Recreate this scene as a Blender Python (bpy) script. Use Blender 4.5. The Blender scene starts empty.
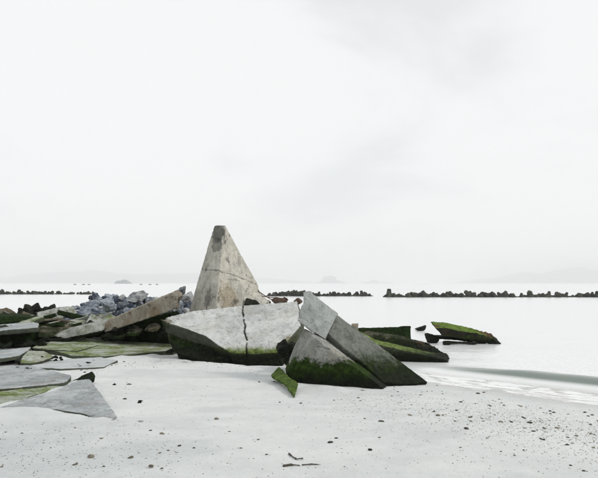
import bpy, bmesh, math, random
import numpy as np
from mathutils import Vector, Matrix

S = bpy.context.scene
COL = S.collection
random.seed(11)
NPR = np.random.RandomState(5)

# ------------------------------------------------------------------ camera
F, CX, HY = 720.0, 299.0, 283.0          # focal length and horizon of the photograph, in its pixels
EYE = 2.0
cam = bpy.data.cameras.new('camera')
cam.sensor_width = 36.0
cam.lens = 36.0 * F / 598.0
cam.shift_y = (HY - 239.0) / 598.0
cam.clip_start = 0.1
cam.clip_end = 40000.0
camo = bpy.data.objects.new('camera', cam)
COL.objects.link(camo)
camo.location = (0, 0, EYE)
camo.rotation_euler = (math.radians(90), 0, 0)
S.camera = camo

# ------------------------------------------------------------------ sky, sun, exposure
SUN_DIR = Vector((0.80, -0.30, 0.66)).normalized()      # towards the sun (behind thin cloud)
SUN_EL = math.asin(SUN_DIR.z)
world = bpy.data.worlds.new('World')
S.world = world
world.use_nodes = True
wn, wl = world.node_tree.nodes, world.node_tree.links
wn.clear()
w_out = wn.new('ShaderNodeOutputWorld')
w_bg = wn.new('ShaderNodeBackground')
w_bg.inputs['Strength'].default_value = 0.1
sky = wn.new('ShaderNodeTexSky')
sky.sky_type = 'NISHITA'
sky.sun_disc = False
sky.sun_elevation = SUN_EL
sky.sun_rotation = math.atan2(SUN_DIR.x, SUN_DIR.y)
sky.air_density = 1.0
sky.dust_density = 2.0
tc = wn.new('ShaderNodeTexCoord')
mp = wn.new('ShaderNodeMapping')
mp.inputs['Scale'].default_value = (1.0, 1.0, 2.6)
mp.inputs['Location'].default_value = (1.75, 0.1, 0.55)
wl.new(tc.outputs['Generated'], mp.inputs['Vector'])
cn = wn.new('ShaderNodeTexNoise')
cn.inputs['Scale'].default_value = 2.3
cn.inputs['Detail'].default_value = 7.0
cn.inputs['Roughness'].default_value = 0.5
cn.inputs['Distortion'].default_value = 0.35
wl.new(mp.outputs['Vector'], cn.inputs['Vector'])
cr = wn.new('ShaderNodeValToRGB')
cr.color_ramp.interpolation = 'EASE'
cr.color_ramp.elements[0].position = 0.36
cr.color_ramp.elements[0].color = (7.4, 7.52, 7.62, 1)
cr.color_ramp.elements[1].position = 0.55
cr.color_ramp.elements[1].color = (8.78, 8.88, 8.84, 1)
wl.new(cn.outputs['Fac'], cr.inputs['Fac'])
w_mix = wn.new('ShaderNodeMix')
w_mix.data_type = 'RGBA'
w_mix.inputs['Factor'].default_value = 0.94            # a closed, bright overcast with little blue left
wl.new(sky.outputs['Color'], w_mix.inputs['A'])
wl.new(cr.outputs['Color'], w_mix.inputs['B'])
wl.new(w_mix.outputs['Result'], w_bg.inputs['Color'])
wl.new(w_bg.outputs['Background'], w_out.inputs['Surface'])

sun = bpy.data.lights.new('sun', 'SUN')
sun.energy = 1.5
sun.angle = math.radians(11)
sun.color = (1.0, 0.965, 0.91)
suno = bpy.data.objects.new('sun', sun)
COL.objects.link(suno)
suno.rotation_euler = SUN_DIR.to_track_quat('Z', 'Y').to_euler()
suno.location = (0, 0, 30)

S.view_settings.view_transform = 'Standard'
S.view_settings.look = 'None'
S.view_settings.gamma = 1.0
S.view_settings.exposure = 0.15
S.view_settings.use_curve_mapping = False
S.render.engine = 'CYCLES'
S.cycles.volume_bounces = 12
S.cycles.max_bounces = 14


# ------------------------------------------------------------------ helpers
def tag(o, label=None, cat=None, group=None, kind=None):
    if label: o['label'] = label
    if cat: o['category'] = cat
    if group: o['group'] = group
    if kind: o['kind'] = kind
    return o


def P(x, y, d):
    """world point seen at photo pixel (x, y) at distance d in front of the camera"""
    return Vector(((x - CX) / F * d, d, EYE - (y - HY) / F * d))


# numpy value noise, used for all relief
def _hash(ix, iy, iz, seed):
    h = (ix * 374761393 + iy * 668265263 + iz * 2147483647 + seed * 1274126177) & 0xffffffff
    h = ((h ^ (h >> 13)) * 1274126177) & 0xffffffff
    h = (h ^ (h >> 16)) & 0xffffffff
    h = (h * 2246822519) & 0xffffffff
    return ((h ^ (h >> 15)) & 0xffff) / 65535.0


def vnoise(p, seed=0):
    p = np.asarray(p, dtype=np.float64)
    i = np.floor(p).astype(np.int64)
    f = p - i
    u = f * f * (3 - 2 * f)
    r = 0
    for dx in (0, 1):
        for dy in (0, 1):
            for dz in (0, 1):
                w = (u[:, 0] if dx else 1 - u[:, 0]) * (u[:, 1] if dy else 1 - u[:, 1]) * (u[:, 2] if dz else 1 - u[:, 2])
                r = r + w * _hash(i[:, 0] + dx, i[:, 1] + dy, i[:, 2] + dz, seed)
    return r * 2 - 1


def fbm(p, scale, octaves=4, seed=0, gain=0.5):
    a, s, r = 1.0, scale, 0
    for k in range(octaves):
        r = r + a * vnoise(np.asarray(p) * s + 17.3 * k, seed + k)
        a *= gain
        s *= 2.07
    return r


def new_obj(name, me, mat, parent=None):
    o = bpy.data.objects.new(name, me)
    COL.objects.link(o)
    if mat is not None and not me.materials:
        me.materials.append(mat)
    if parent is not None:
        o.parent = parent
    return o


def mesh_from(verts, faces, smooth=True):
    me = bpy.data.meshes.new('mesh')
    me.from_pydata([tuple(v) for v in verts], [], faces)
    me.polygons.foreach_set('use_smooth', [smooth] * len(me.polygons))
    me.update()
    return me


def coords(me):
    a = np.empty(len(me.vertices) * 3)
    me.vertices.foreach_get('co', a)
    return a.reshape(-1, 3)


def set_coords(me, a):
    me.vertices.foreach_set('co', np.ascontiguousarray(a).ravel())
    me.update()


def normals(me):
    a = np.empty(len(me.vertices) * 3, dtype=np.float32)
    me.vertices.foreach_get('normal', a)
    return a.reshape(-1, 3).astype(np.float64)


def voxel(bm, size):
    bmesh.ops.triangulate(bm, faces=bm.faces[:])
    bmesh.ops.recalc_face_normals(bm, faces=bm.faces[:])
    me = bpy.data.meshes.new('tmp')
    bm.to_mesh(me)
    bm.free()
    ob = bpy.data.objects.new('tmp', me)
    COL.objects.link(ob)
    md = ob.modifiers.new('r', 'REMESH')
    md.mode = 'VOXEL'
    md.voxel_size = size
    md.use_smooth_shade = True
    dg = bpy.context.evaluated_depsgraph_get()
    out = bpy.data.meshes.new_from_object(ob.evaluated_get(dg))
    bpy.data.objects.remove(ob)
    bpy.data.meshes.remove(me)
    out.materials.clear()
    return out


def laplacian(co, ed):
    acc = np.zeros_like(co)
    cnt = np.zeros(len(co))
    np.add.at(acc, ed[:, 0], co[ed[:, 1]])
    np.add.at(acc, ed[:, 1], co[ed[:, 0]])
    np.add.at(cnt, ed[:, 0], 1)
    np.add.at(cnt, ed[:, 1], 1)
    return acc / np.maximum(cnt, 1)[:, None] - co


def weather(me, vox, rough=0.012, chip=0.8, seed=1, broken=None, cracks=None):
    """wear concrete: broken corners and edges, shallow relief, pits, cracks"""
    co = coords(me)
    ed = np.empty(len(me.edges) * 2, dtype=np.int32)
    me.edges.foreach_get('vertices', ed)
    ed = ed.reshape(-1, 2)
    n0 = normals(me)
    mask = np.clip(fbm(co, 3.3, 3, seed) * 0.9 + 0.25, 0, 1) * chip
    fine = np.clip(fbm(co, 11.0, 2, seed + 9) * 0.8 + 0.5, 0, 1)
    spall = np.clip((fbm(co, 2.1, 3, seed + 40) - 0.30) / 0.25, 0, 1) * chip
    for it in range(11):
        lap = laplacian(co, ed)
        curv = -(lap * n0).sum(1) / vox
        e = np.clip((curv - 0.05) / 0.2, 0, 1)
        co = co + lap * (0.95 * np.clip(e * (0.03 + (mask * fine) ** 1.5 * (0.9 if it < 5 else 0.0) + spall * (0.35 + fine)), 0, 1))[:, None]
    set_coords(me, co)
    n = normals(me)
    disp = rough * fbm(co, 2.3, 3, seed + 3) + rough * 0.45 * fbm(co, 13.0, 3, seed + 5)
    pit = np.clip(vnoise(co * 9.0, seed + 21) - 0.55, 0, 1)
    disp -= pit * rough * 3.0
    if broken:
        for (c, r, amp) in broken:
            d = np.linalg.norm(co - np.array(c), axis=1)
            w = np.clip(1.4 - d / r, 0, 1)
            disp += w * amp * (fbm(co, 5.0, 4, seed + 31, 0.62) - 0.35)
    if cracks:
        for (pts, wdt, dep) in cracks:
            # crack lines are surveyed as sight lines and cut into the faces that they meet
            pts = np.array([tuple(p) for p in pts])
            pts = np.stack([(pts[:, 0] - CX) / F, (HY - pts[:, 1]) / F], 1)
            away = co - np.array([0, 0, EYE])
            seen = (n * away).sum(1) < 0
            wob = np.stack([co[:, 0] / co[:, 1], (co[:, 2] - EYE) / co[:, 1]], 1)
            wob = wob + np.stack([fbm(co, 6.0, 3, seed + 50), fbm(co, 6.0, 3, seed + 60)], 1) * 0.022 / co[:, 1:2]
            best = np.full(len(co), 1e9)
            for a, b in zip(pts[:-1], pts[1:]):
                ab = b - a
                t = np.clip(((wob - a) @ ab) / (ab @ ab), 0, 1)
                best = np.minimum(best, np.linalg.norm(wob - (a + t[:, None] * ab), axis=1))
            disp -= np.where(seen, dep * np.clip(1.35 - best * co[:, 1] / (wdt * (0.75 + 0.5 * vnoise(co * 5.0, seed + 90))), 0, 1), 0)
    co = co + n * disp[:, None]
    set_coords(me, co)
    return me


def rebase(me, base=None):
    """put the mesh on an origin at its own foot and return that point"""
    co = coords(me)
    if base is None:
        lo, hi = co.min(0), co.max(0)
        base = Vector(((lo[0] + hi[0]) / 2, (lo[1] + hi[1]) / 2, lo[2]))
    set_coords(me, co - np.array(base))
    return Vector(base)


def plane_of(anchors):
    a, b, c = [P(*q) for q in anchors]
    n = (b - a).cross(c - a).normalized()
    if n.y > 0:
        n = -n
    return a, n


def cast(px, py, pl):
    a, n = pl
    o = Vector((0, 0, EYE))
    d = P(px, py, 1.0) - o
    return o + d * ((a - o).dot(n) / d.dot(n))


def prism_bm(front, back):
    bm = bmesh.new()
    f = [bm.verts.new(v) for v in front]
    b = [bm.verts.new(v) for v in back]
    k = len(f)
    bm.faces.new(f)
    bm.faces.new(list(reversed(b)))
    for i in range(k):
        bm.faces.new((f[i], b[i], b[(i + 1) % k], f[(i + 1) % k]))
    return bm


def slab(name, poly, anchors, thick, mat, label, cat='slab', group=None, vox=0.028, rough=0.012, chip=0.8,
         seed=1, broken_px=None, cracks_px=None, parent=None, base=None, vec=None, taper=0.0, back_px=None):
    """broken concrete slab: its visible face lies in the plane through three surveyed points"""
    pl = plane_of(anchors)
    front = [cast(x, y, pl) for x, y in poly]
    v = Vector(vec) if vec is not None else -pl[1] * thick
    ctr = sum(front, Vector()) / len(front)
    back = [p + v + (ctr - p) * taper for p in front]
    if back_px:
        back = [P(*q) for q in back_px]
    me = voxel(prism_bm(front, back), vox)
    br = [(cast(x, y, pl) + v * 0.5, r, a) for (x, y, r, a) in (broken_px or [])]
    ck = cracks_px
    weather(me, vox, rough, chip, seed, br, ck)
    b = rebase(me, base)
    o = new_obj(name, me, mat, parent)
    if parent is None:
        o.location = b
        tag(o, label, cat, group)
    return o


# ------------------------------------------------------------------ materials
def nmat(name):
    m = bpy.data.materials.new(name)
    m.use_nodes = True
    nt = m.node_tree
    nt.nodes.clear()
    out = nt.nodes.new('ShaderNodeOutputMaterial')
    bs = nt.nodes.new('ShaderNodeBsdfPrincipled')
    nt.links.new(bs.outputs['BSDF'], out.inputs['Surface'])
    return m, nt, bs, out


class G:
    """small node-graph writer"""
    def __init__(s, nt): s.nt = nt
    def n(s, t, **k):
        nd = s.nt.nodes.new(t)
        for a, b in k.items(): setattr(nd, a, b)
        return nd
    def put(s, sock, v):
        if v is None: return
        if isinstance(v, bpy.types.NodeSocket): s.nt.links.new(v, sock)
        else: sock.default_value = v
    def math(s, op, a, b=None, c=None, clamp=False):
        nd = s.n('ShaderNodeMath', operation=op, use_clamp=clamp)
        s.put(nd.inputs[0], a); s.put(nd.inputs[1], b); s.put(nd.inputs[2], c)
        return nd.outputs[0]
    def noise(s, vec, scale, detail=5, rough=0.55, dist=0.0):
        nd = s.n('ShaderNodeTexNoise')
        s.put(nd.inputs['Vector'], vec)
        nd.inputs['Scale'].default_value = scale
        nd.inputs['Detail'].default_value = detail
        nd.inputs['Roughness'].default_value = rough
        nd.inputs['Distortion'].default_value = dist
        return nd.outputs['Fac']
    def ramp(s, fac, lo, hi):
        nd = s.n('ShaderNodeMapRange', interpolation_type='SMOOTHSTEP')
        s.put(nd.inputs['Value'], fac)
        nd.inputs['From Min'].default_value = lo
        nd.inputs['From Max'].default_value = hi
        return nd.outputs['Result']
    def mix(s, fac, a, b):
        nd = s.n('ShaderNodeMix', data_type='RGBA')
        s.put(nd.inputs['Factor'], fac)
        for sock, v in ((nd.inputs['A'], a), (nd.inputs['B'], b)):
            s.put(sock, v if isinstance(v, bpy.types.NodeSocket) else (*v, 1.0))
        return nd.outputs['Result']
    def scale(s, vec, v, loc=None):
        nd = s.n('ShaderNodeMapping')
        s.put(nd.inputs['Vector'], vec)
        nd.inputs['Scale'].default_value = v
        if loc is not None: s.put(nd.inputs['Location'], loc)
        return nd.outputs['Vector']
    def bump(s, h, strength, dist, normal=None):
        nd = s.n('ShaderNodeBump')
        nd.inputs['Strength'].default_value = strength
        nd.inputs['Distance'].default_value = dist
        s.put(nd.inputs['Height'], h)
        s.put(nd.inputs['Normal'], normal)
        return nd.outputs['Normal']


def concrete(name, light, dark, moss_level=-9.0, moss_soft=0.25, moss_amp=0.5, moss_col=(0.085, 0.125, 0.035),
             weed_shade_level=-9.0, brown=0.0, brown_col=(0.20, 0.13, 0.07), lichen=0.25, top_moss=0.0, boards=None, rough=0.85, stains=(), sand=0.0, edge_weed_shade=False, over=()):
    """weathered sea-wall concrete; algae grow up to a tide level, dark weed and painted shade below it"""
    m, nt, bs, out = nmat(name)
    g = G(nt)
    geo = g.n('ShaderNodeNewGeometry')
    pos = geo.outputs['Position']
    sep = g.n('ShaderNodeSeparateXYZ'); g.put(sep.inputs[0], pos)
    z = sep.outputs['Z']
    big = g.noise(pos, 0.9, 7, 0.6, 0.4)
    mid = g.noise(pos, 4.5, 8, 0.65)
    fine = g.noise(pos, 38.0, 5, 0.7)
    streak = g.noise(g.scale(pos, (7.0, 7.0, 0.7)), 1.0, 6, 0.6)
    f = g.math('ADD', g.math('MULTIPLY', big, 0.55), g.math('MULTIPLY', mid, 0.45))
    c = g.mix(g.ramp(f, 0.36, 0.62), dark, light)
    c = g.mix(g.math('MULTIPLY', g.ramp(streak, 0.52, 0.72), 0.5), c, tuple(k * 0.55 for k in dark))
    c = g.mix(g.math('MULTIPLY', g.ramp(fine, 0.53, 0.70), 0.55), c, tuple(k * 0.45 for k in dark))
    if brown > 0:
        c = g.mix(g.math('MULTIPLY', g.ramp(g.noise(pos, 1.7, 7, 0.65, 0.6), 0.45, 0.68), brown), c, brown_col)
    if lichen > 0:
        c = g.mix(g.math('MULTIPLY', g.ramp(g.noise(pos, 2.9, 8, 0.7), 0.57, 0.66), lichen), c, (0.035, 0.037, 0.03))
    if boards is not None:
        u, w, su, sw = boards       # two in-plane directions and joint spacings of the formwork
        lines = None
        for ax, sp in ((u, su), (w, sw)):
            vm = g.n('ShaderNodeVectorMath', operation='DOT_PRODUCT')
            g.put(vm.inputs[0], pos); vm.inputs[1].default_value = ax
            q = g.math('PINGPONG', g.math('ADD', vm.outputs['Value'], g.math('MULTIPLY', mid, 0.02)), sp)
            ln = g.math('SUBTRACT', 1.0, g.ramp(q, 0.004, 0.02))
            lines = ln if lines is None else g.math('MAXIMUM', lines, ln)
        lines = g.math('MULTIPLY', lines, g.ramp(g.noise(pos, 1.6, 5, 0.6), 0.50, 0.64))
        c = g.mix(g.math('MULTIPLY', lines, 0.28), c, tuple(k * 0.45 for k in dark))
    for (ctr, rad, col, amt) in stains:         # single blotches with a place of their own
        dn = g.n('ShaderNodeVectorMath', operation='DISTANCE')
        g.put(dn.inputs[0], pos); dn.inputs[1].default_value = tuple(ctr)
        q = g.math('ADD', dn.outputs['Value'], g.math('MULTIPLY', g.math('SUBTRACT', g.noise(pos, 5.0, 9, 0.78), 0.5), rad * 3.2))
        c = g.mix(g.math('MULTIPLY', g.math('SUBTRACT', 1.0, g.ramp(q, rad * 0.75, rad * 1.0)), amt), c, col)
    # algae up to the tide mark
    mn = g.math('MULTIPLY', g.math('SUBTRACT', g.noise(pos, 3.2, 10, 0.74, 0.3), 0.5), 2.6 * moss_amp)
    mn = g.math('ADD', mn, g.math('MULTIPLY', g.math('SUBTRACT', g.noise(pos, 17.0, 6, 0.75), 0.5), 0.9 * moss_amp))
    lev = g.math('SUBTRACT', g.math('ADD', mn, moss_level), z)
    mf = g.ramp(lev, -moss_soft, moss_soft)
    if top_moss > 0:
        nz = g.n('ShaderNodeSeparateXYZ'); g.put(nz.inputs[0], geo.outputs['Normal'])
        tm = g.math('MULTIPLY', g.ramp(nz.outputs['Z'], 0.35, 0.8), g.ramp(g.noise(pos, 1.5, 9, 0.66), 0.60 - top_moss * 0.4, 0.76 - top_moss * 0.4))
        mf = g.math('MAXIMUM', mf, tm)
    mcol = g.mix(g.ramp(g.noise(pos, 9.0, 6, 0.7), 0.38, 0.66), tuple(k * 0.42 for k in moss_col), moss_col)
    c = g.mix(mf, c, mcol)
    if sand > 0:                                # sand blown and washed over the plate
        sn = g.noise(pos, 1.9, 11, 0.72, 0.2)
        c = g.mix(g.math('MULTIPLY', g.ramp(sn, 0.58 - 0.25 * sand, 0.72 - 0.25 * sand), 0.8), c, g.mix(g.noise(pos, 30.0, 6, 0.7), (0.46, 0.48, 0.485), (0.55, 0.57, 0.575)))
    if edge_weed_shade:                               # weed and painted shade on faces turned away from the sky
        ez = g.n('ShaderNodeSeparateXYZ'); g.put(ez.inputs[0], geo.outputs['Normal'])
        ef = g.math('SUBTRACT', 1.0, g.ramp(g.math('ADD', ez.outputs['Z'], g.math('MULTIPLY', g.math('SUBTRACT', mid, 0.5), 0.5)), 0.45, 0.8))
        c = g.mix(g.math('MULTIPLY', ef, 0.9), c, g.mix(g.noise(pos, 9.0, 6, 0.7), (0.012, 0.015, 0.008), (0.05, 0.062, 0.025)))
    for (ctr, rad, col, amt) in over:           # bare broken places where nothing grows
        dn = g.n('ShaderNodeVectorMath', operation='DISTANCE')
        g.put(dn.inputs[0], pos); dn.inputs[1].default_value = tuple(ctr)
        q = g.math('ADD', dn.outputs['Value'], g.math('MULTIPLY', g.math('SUBTRACT', g.noise(pos, 6.0, 9, 0.75), 0.5), rad * 1.6))
        c = g.mix(g.math('MULTIPLY', g.math('SUBTRACT', 1.0, g.ramp(q, rad * 0.7, rad * 1.05)), amt), c, g.mix(g.noise(pos, 14.0, 6, 0.7), tuple(k * 0.4 for k in col), col))
    wn_ = g.math('MULTIPLY', g.math('SUBTRACT', g.noise(pos, 3.1, 8, 0.65), 0.5), 1.6 * moss_amp)
    wf = g.ramp(g.math('SUBTRACT', g.math('ADD', wn_, weed_shade_level), z), -0.12, 0.12)
    c = g.mix(wf, c, g.mix(g.ramp(g.noise(pos, 14.0, 5, 0.7), 0.4, 0.65), (0.005, 0.007, 0.004), (0.013, 0.020, 0.008)))  # near-black weed that also paints deep shadow low on the slabs
    g.put(bs.inputs['Base Color'], c)
    rg = g.math('SUBTRACT', g.math('ADD', rough, g.math('MULTIPLY', fine, 0.1)), g.math('MULTIPLY', wf, 0.25), clamp=True)
    g.put(bs.inputs['Roughness'], rg)
    bs.inputs['Specular IOR Level'].default_value = 0.1
    h = g.math('ADD', g.math('MULTIPLY', g.noise(pos, 22.0, 6, 0.7), 1.0), g.math('MULTIPLY', g.noise(pos, 95.0, 3, 0.7), 0.45))
    h = g.math('ADD', h, g.math('MULTIPLY', mf, g.noise(pos, 45.0, 5, 0.8)))
    if boards is not None:
        h = g.math('SUBTRACT', h, g.math('MULTIPLY', lines, 0.4))
    h = g.math('SUBTRACT', h, g.math('MULTIPLY', g.ramp(g.noise(pos, 17.0, 4, 0.6), 0.60, 0.70), 1.6))
    g.put(bs.inputs['Normal'], g.bump(h, 0.8, 0.022))
    return m


def rock_mat(name, light, dark, spots=(0.03, 0.03, 0.03), weed_shade_level=-9.0, spot_amt=0.6):
    m, nt, bs, out = nmat(name)
    g = G(nt)
    geo = g.n('ShaderNodeNewGeometry'); pos = geo.outputs['Position']
    oi = g.n('ShaderNodeObjectInfo')
    sep = g.n('ShaderNodeSeparateXYZ'); g.put(sep.inputs[0], pos)
    a = g.noise(pos, 3.5, 8, 0.65, 0.5)
    a = g.math('ADD', a, g.math('MULTIPLY', g.math('SUBTRACT', oi.outputs['Random'], 0.5), 0.34))
    c = g.mix(g.ramp(a, 0.34, 0.68), dark, light)
    c = g.mix(g.math('MULTIPLY', g.ramp(g.noise(pos, 12.0, 7, 0.7), 0.52, 0.66), spot_amt), c, spots)
    wf = g.ramp(g.math('SUBTRACT', g.math('ADD', g.math('MULTIPLY', g.math('SUBTRACT', g.noise(pos, 4.0, 6, 0.6), 0.5), 0.9), weed_shade_level), sep.outputs['Z']), -0.1, 0.1)
    c = g.mix(wf, c, g.mix(g.ramp(g.noise(pos, 11.0, 5, 0.7), 0.42, 0.66), (0.004, 0.005, 0.003), (0.012, 0.019, 0.007)))  # near-black low zone, weed and painted shade together
    g.put(bs.inputs['Base Color'], c)
    bs.inputs['Roughness'].default_value = 0.8
    bs.inputs['Specular IOR Level'].default_value = 0.1
    g.put(bs.inputs['Normal'], g.bump(g.noise(pos, 26.0, 7, 0.72), 0.8, 0.03))
    return m


# shoreline frame: s runs out to sea, t along the water's edge
SP = np.array([2.86, 15.96])
SN = np.array([0.759, 0.651])
ST = np.array([0.651, -0.759])
WATER = -0.20


def _g0(px, py):
    d = EYE * F / (py - HY)
    return ((px - CX) / F * d, d)


BANKS = [(*_g0(288, 382), *_g0(340, 386), 0.07, 0.22), (*_g0(345, 386), *_g0(382, 387), 0.05, 0.18), (*_g0(392, 386), *_g0(424, 384), 0.05, 0.22),
         (*_g0(172, 357), *_g0(228, 363), 0.10, 0.32), (*_g0(228, 363), *_g0(280, 363), 0.15, 0.34),
         (*_g0(20, 411), *_g0(60, 411), 0.02, 0.2), (*_g0(84, 417), *_g0(122, 425), 0.015, 0.15), (*_g0(60, 369), *_g0(110, 366), 0.05, 0.3),
         (*_g0(110, 357), *_g0(170, 351), 0.07, 0.35), (*_g0(78, 384), *_g0(98, 381), 0.05, 0.25)]


def s_of(x, y):
    return (x - SP[0]) * SN[0] + (y - SP[1]) * SN[1]


def sand_z(x, y):
    x = np.asarray(x, dtype=float); y = np.asarray(y, dtype=float)
    s = s_of(x, y)
    land = -0.20 * np.clip((s + 6.0) / 6.0, 0, None) ** 1.5
    sea = WATER - 0.05 * s
    z = np.where(s < 0, land, np.maximum(sea, -1.6))
    p = np.stack([x.ravel(), y.ravel(), np.zeros(x.size)], 1)
    near = np.clip(1.5 - np.hypot(x, y) / 60.0, 0, 1)
    und = (0.024 * fbm(p, 0.45, 3, 3) + 0.010 * fbm(p * np.array([1.0, 1.3, 1.0]), 2.2, 4, 8) + 0.004 * fbm(p, 9.0, 2, 28)).reshape(x.shape)
    bank = np.zeros(x.shape)
    nb = fbm(p, 1.6, 3, 15).reshape(x.shape)
    for (x0, y0, x1, y1, hgt, wid) in BANKS:       # sand washed up against the stranded slabs
        dx, dy = x1 - x0, y1 - y0
        t = np.clip(((x - x0) * dx + (y - y0) * dy) / (dx * dx + dy * dy), 0, 1)
        dist = np.hypot(x - (x0 + t * dx), y - (y0 + t * dy))
        bank += hgt * np.exp(-(dist / wid) ** 2) * np.clip(0.55 + 0.8 * nb, 0, 1.3)
    return z + und * near + bank


def ground(px, py):
    o = np.array([0, 0, EYE])
    d = np.array(P(px, py, 1.0)) - o
    k = EYE / max(1e-6, -d[2])
    for _ in range(5):
        q = o + d * k
        k = (EYE - float(sand_z(q[0], q[1]))) / -d[2]
    q = o + d * k
    return Vector((q[0], q[1], float(sand_z(q[0], q[1]))))


def graded(lo, hi, step, far, grow=1.35):
    a = list(np.arange(lo, hi + 1e-6, step))
    w = step
    while a[-1] < far:
        w *= grow
        a.append(min(a[-1] + w, far + 1e-3))
    w = step
    while a[0] > -far:
        w *= grow
        a.insert(0, max(a[0] - w, -far - 1e-3))
    return np.array(a)


def grid_mesh(X, Y, Z):
    n, m = X.shape
    v = np.stack([X.ravel(), Y.ravel(), Z.ravel()], 1)
    i = np.arange(n * m).reshape(n, m)
    q = np.stack([i[:-1, :-1], i[1:, :-1], i[1:, 1:], i[:-1, 1:]], -1).reshape(-1, 4)
    me = bpy.data.meshes.new('grid')
    me.vertices.add(len(v)); me.vertices.foreach_set('co', v.ravel())
    me.loops.add(q.size); me.loops.foreach_set('vertex_index', q.ravel().astype(np.int32))
    me.polygons.add(len(q))
    me.polygons.foreach_set('loop_start', np.arange(0, q.size, 4, dtype=np.int32))
    me.polygons.foreach_set('use_smooth', np.ones(len(q), dtype=bool))
    me.update(calc_edges=True)
    me.validate()
    return me


# ------------------------------------------------------------------ beach
def make_sand():
    xs = graded(-6.5, 6.5, 0.035, 7000, 1.25)
    ys = graded(6.0, 16.0, 0.035, 7000, 1.25)
    X, Y = np.meshgrid(xs, ys, indexing='ij')
    me = grid_mesh(X, Y, sand_z(X, Y))
    m, nt, bs, out = nmat('pale_sand')
    g = G(nt)
    pos = g.n('ShaderNodeNewGeometry').outputs['Position']
    big = g.noise(pos, 0.35, 6, 0.6, 0.6)
    drift = g.noise(g.scale(pos, (0.9, 1.3, 1.0)), 1.4, 9, 0.68, 0.4)
    grain = g.noise(pos, 210.0, 2, 0.6)
    c = g.mix(g.ramp(g.math('ADD', g.math('MULTIPLY', big, 0.5), g.math('MULTIPLY', drift, 0.5)), 0.36, 0.64), (0.59, 0.613, 0.607), (0.67, 0.685, 0.676))
    c = g.mix(g.math('MULTIPLY', g.ramp(grain, 0.5, 0.75), 0.25), c, (0.36, 0.37, 0.375))
    c = g.mix(g.math('MULTIPLY', g.ramp(g.noise(pos, 16.0, 6, 0.7), 0.58, 0.74), 0.35), c, (0.33, 0.33, 0.32))
    c = g.mix(g.math('MULTIPLY', g.ramp(g.noise(pos, 70.0, 4, 0.7), 0.60, 0.70), 0.6), c, (0.20, 0.195, 0.18))
    c = g.mix(g.math('MULTIPLY', g.ramp(g.noise(pos, 130.0, 2, 0.6), 0.58, 0.70), 0.45), c, (0.22, 0.22, 0.21))
    c = g.mix(g.math('MULTIPLY', g.ramp(g.noise(g.scale(pos, (0.8, 1.2, 1.0)), 0.5, 9, 0.62, 0.8), 0.48, 0.66), 0.30), c, (0.37, 0.39, 0.395))
    vm = g.n('ShaderNodeVectorMath', operation='DOT_PRODUCT')
    g.put(vm.inputs[0], pos); vm.inputs[1].default_value = (SN[0], SN[1], 0)
    s = g.math('SUBTRACT', vm.outputs['Value'], float(SP @ SN))
    wet = g.ramp(g.math('ADD', s, g.math('MULTIPLY', g.math('SUBTRACT', drift, 0.5), 1.6)), -0.9, -0.1)
    dp = g.n('ShaderNodeVectorMath', operation='DISTANCE')
    g.put(dp.inputs[0], pos); dp.inputs[1].default_value = (-4.6, 7.2, 0.0)
    dark_patch = g.math('ADD', dp.outputs['Value'], g.math('MULTIPLY', g.math('SUBTRACT', g.noise(pos, 0.8, 8, 0.65, 0.6), 0.5), 5.0))
    c = g.mix(g.math('MULTIPLY', g.math('SUBTRACT', 1.0, g.ramp(dark_patch, 1.6, 4.4)), 0.45), c, (0.36, 0.395, 0.41))   # darker, bluer patch at the near left
    c = g.mix(g.math('MULTIPLY', wet, 0.5), c, (0.36, 0.36, 0.345))
    g.put(bs.inputs['Base Color'], c)
    g.put(bs.inputs['Roughness'], g.math('SUBTRACT', 0.9, g.math('MULTIPLY', wet, 0.65)))
    bs.inputs['Specular IOR Level'].default_value = 0.3
    h = g.math('ADD', g.math('MULTIPLY', grain, 0.35), g.math('MULTIPLY', g.noise(pos, 24.0, 6, 0.7), 0.8))
    g.put(bs.inputs['Normal'], g.bump(h, 0.6, 0.025))
    tag(new_obj('sand_beach', me, m), 'pale grey sand beach sloping gently into the sea', kind='structure')


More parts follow.
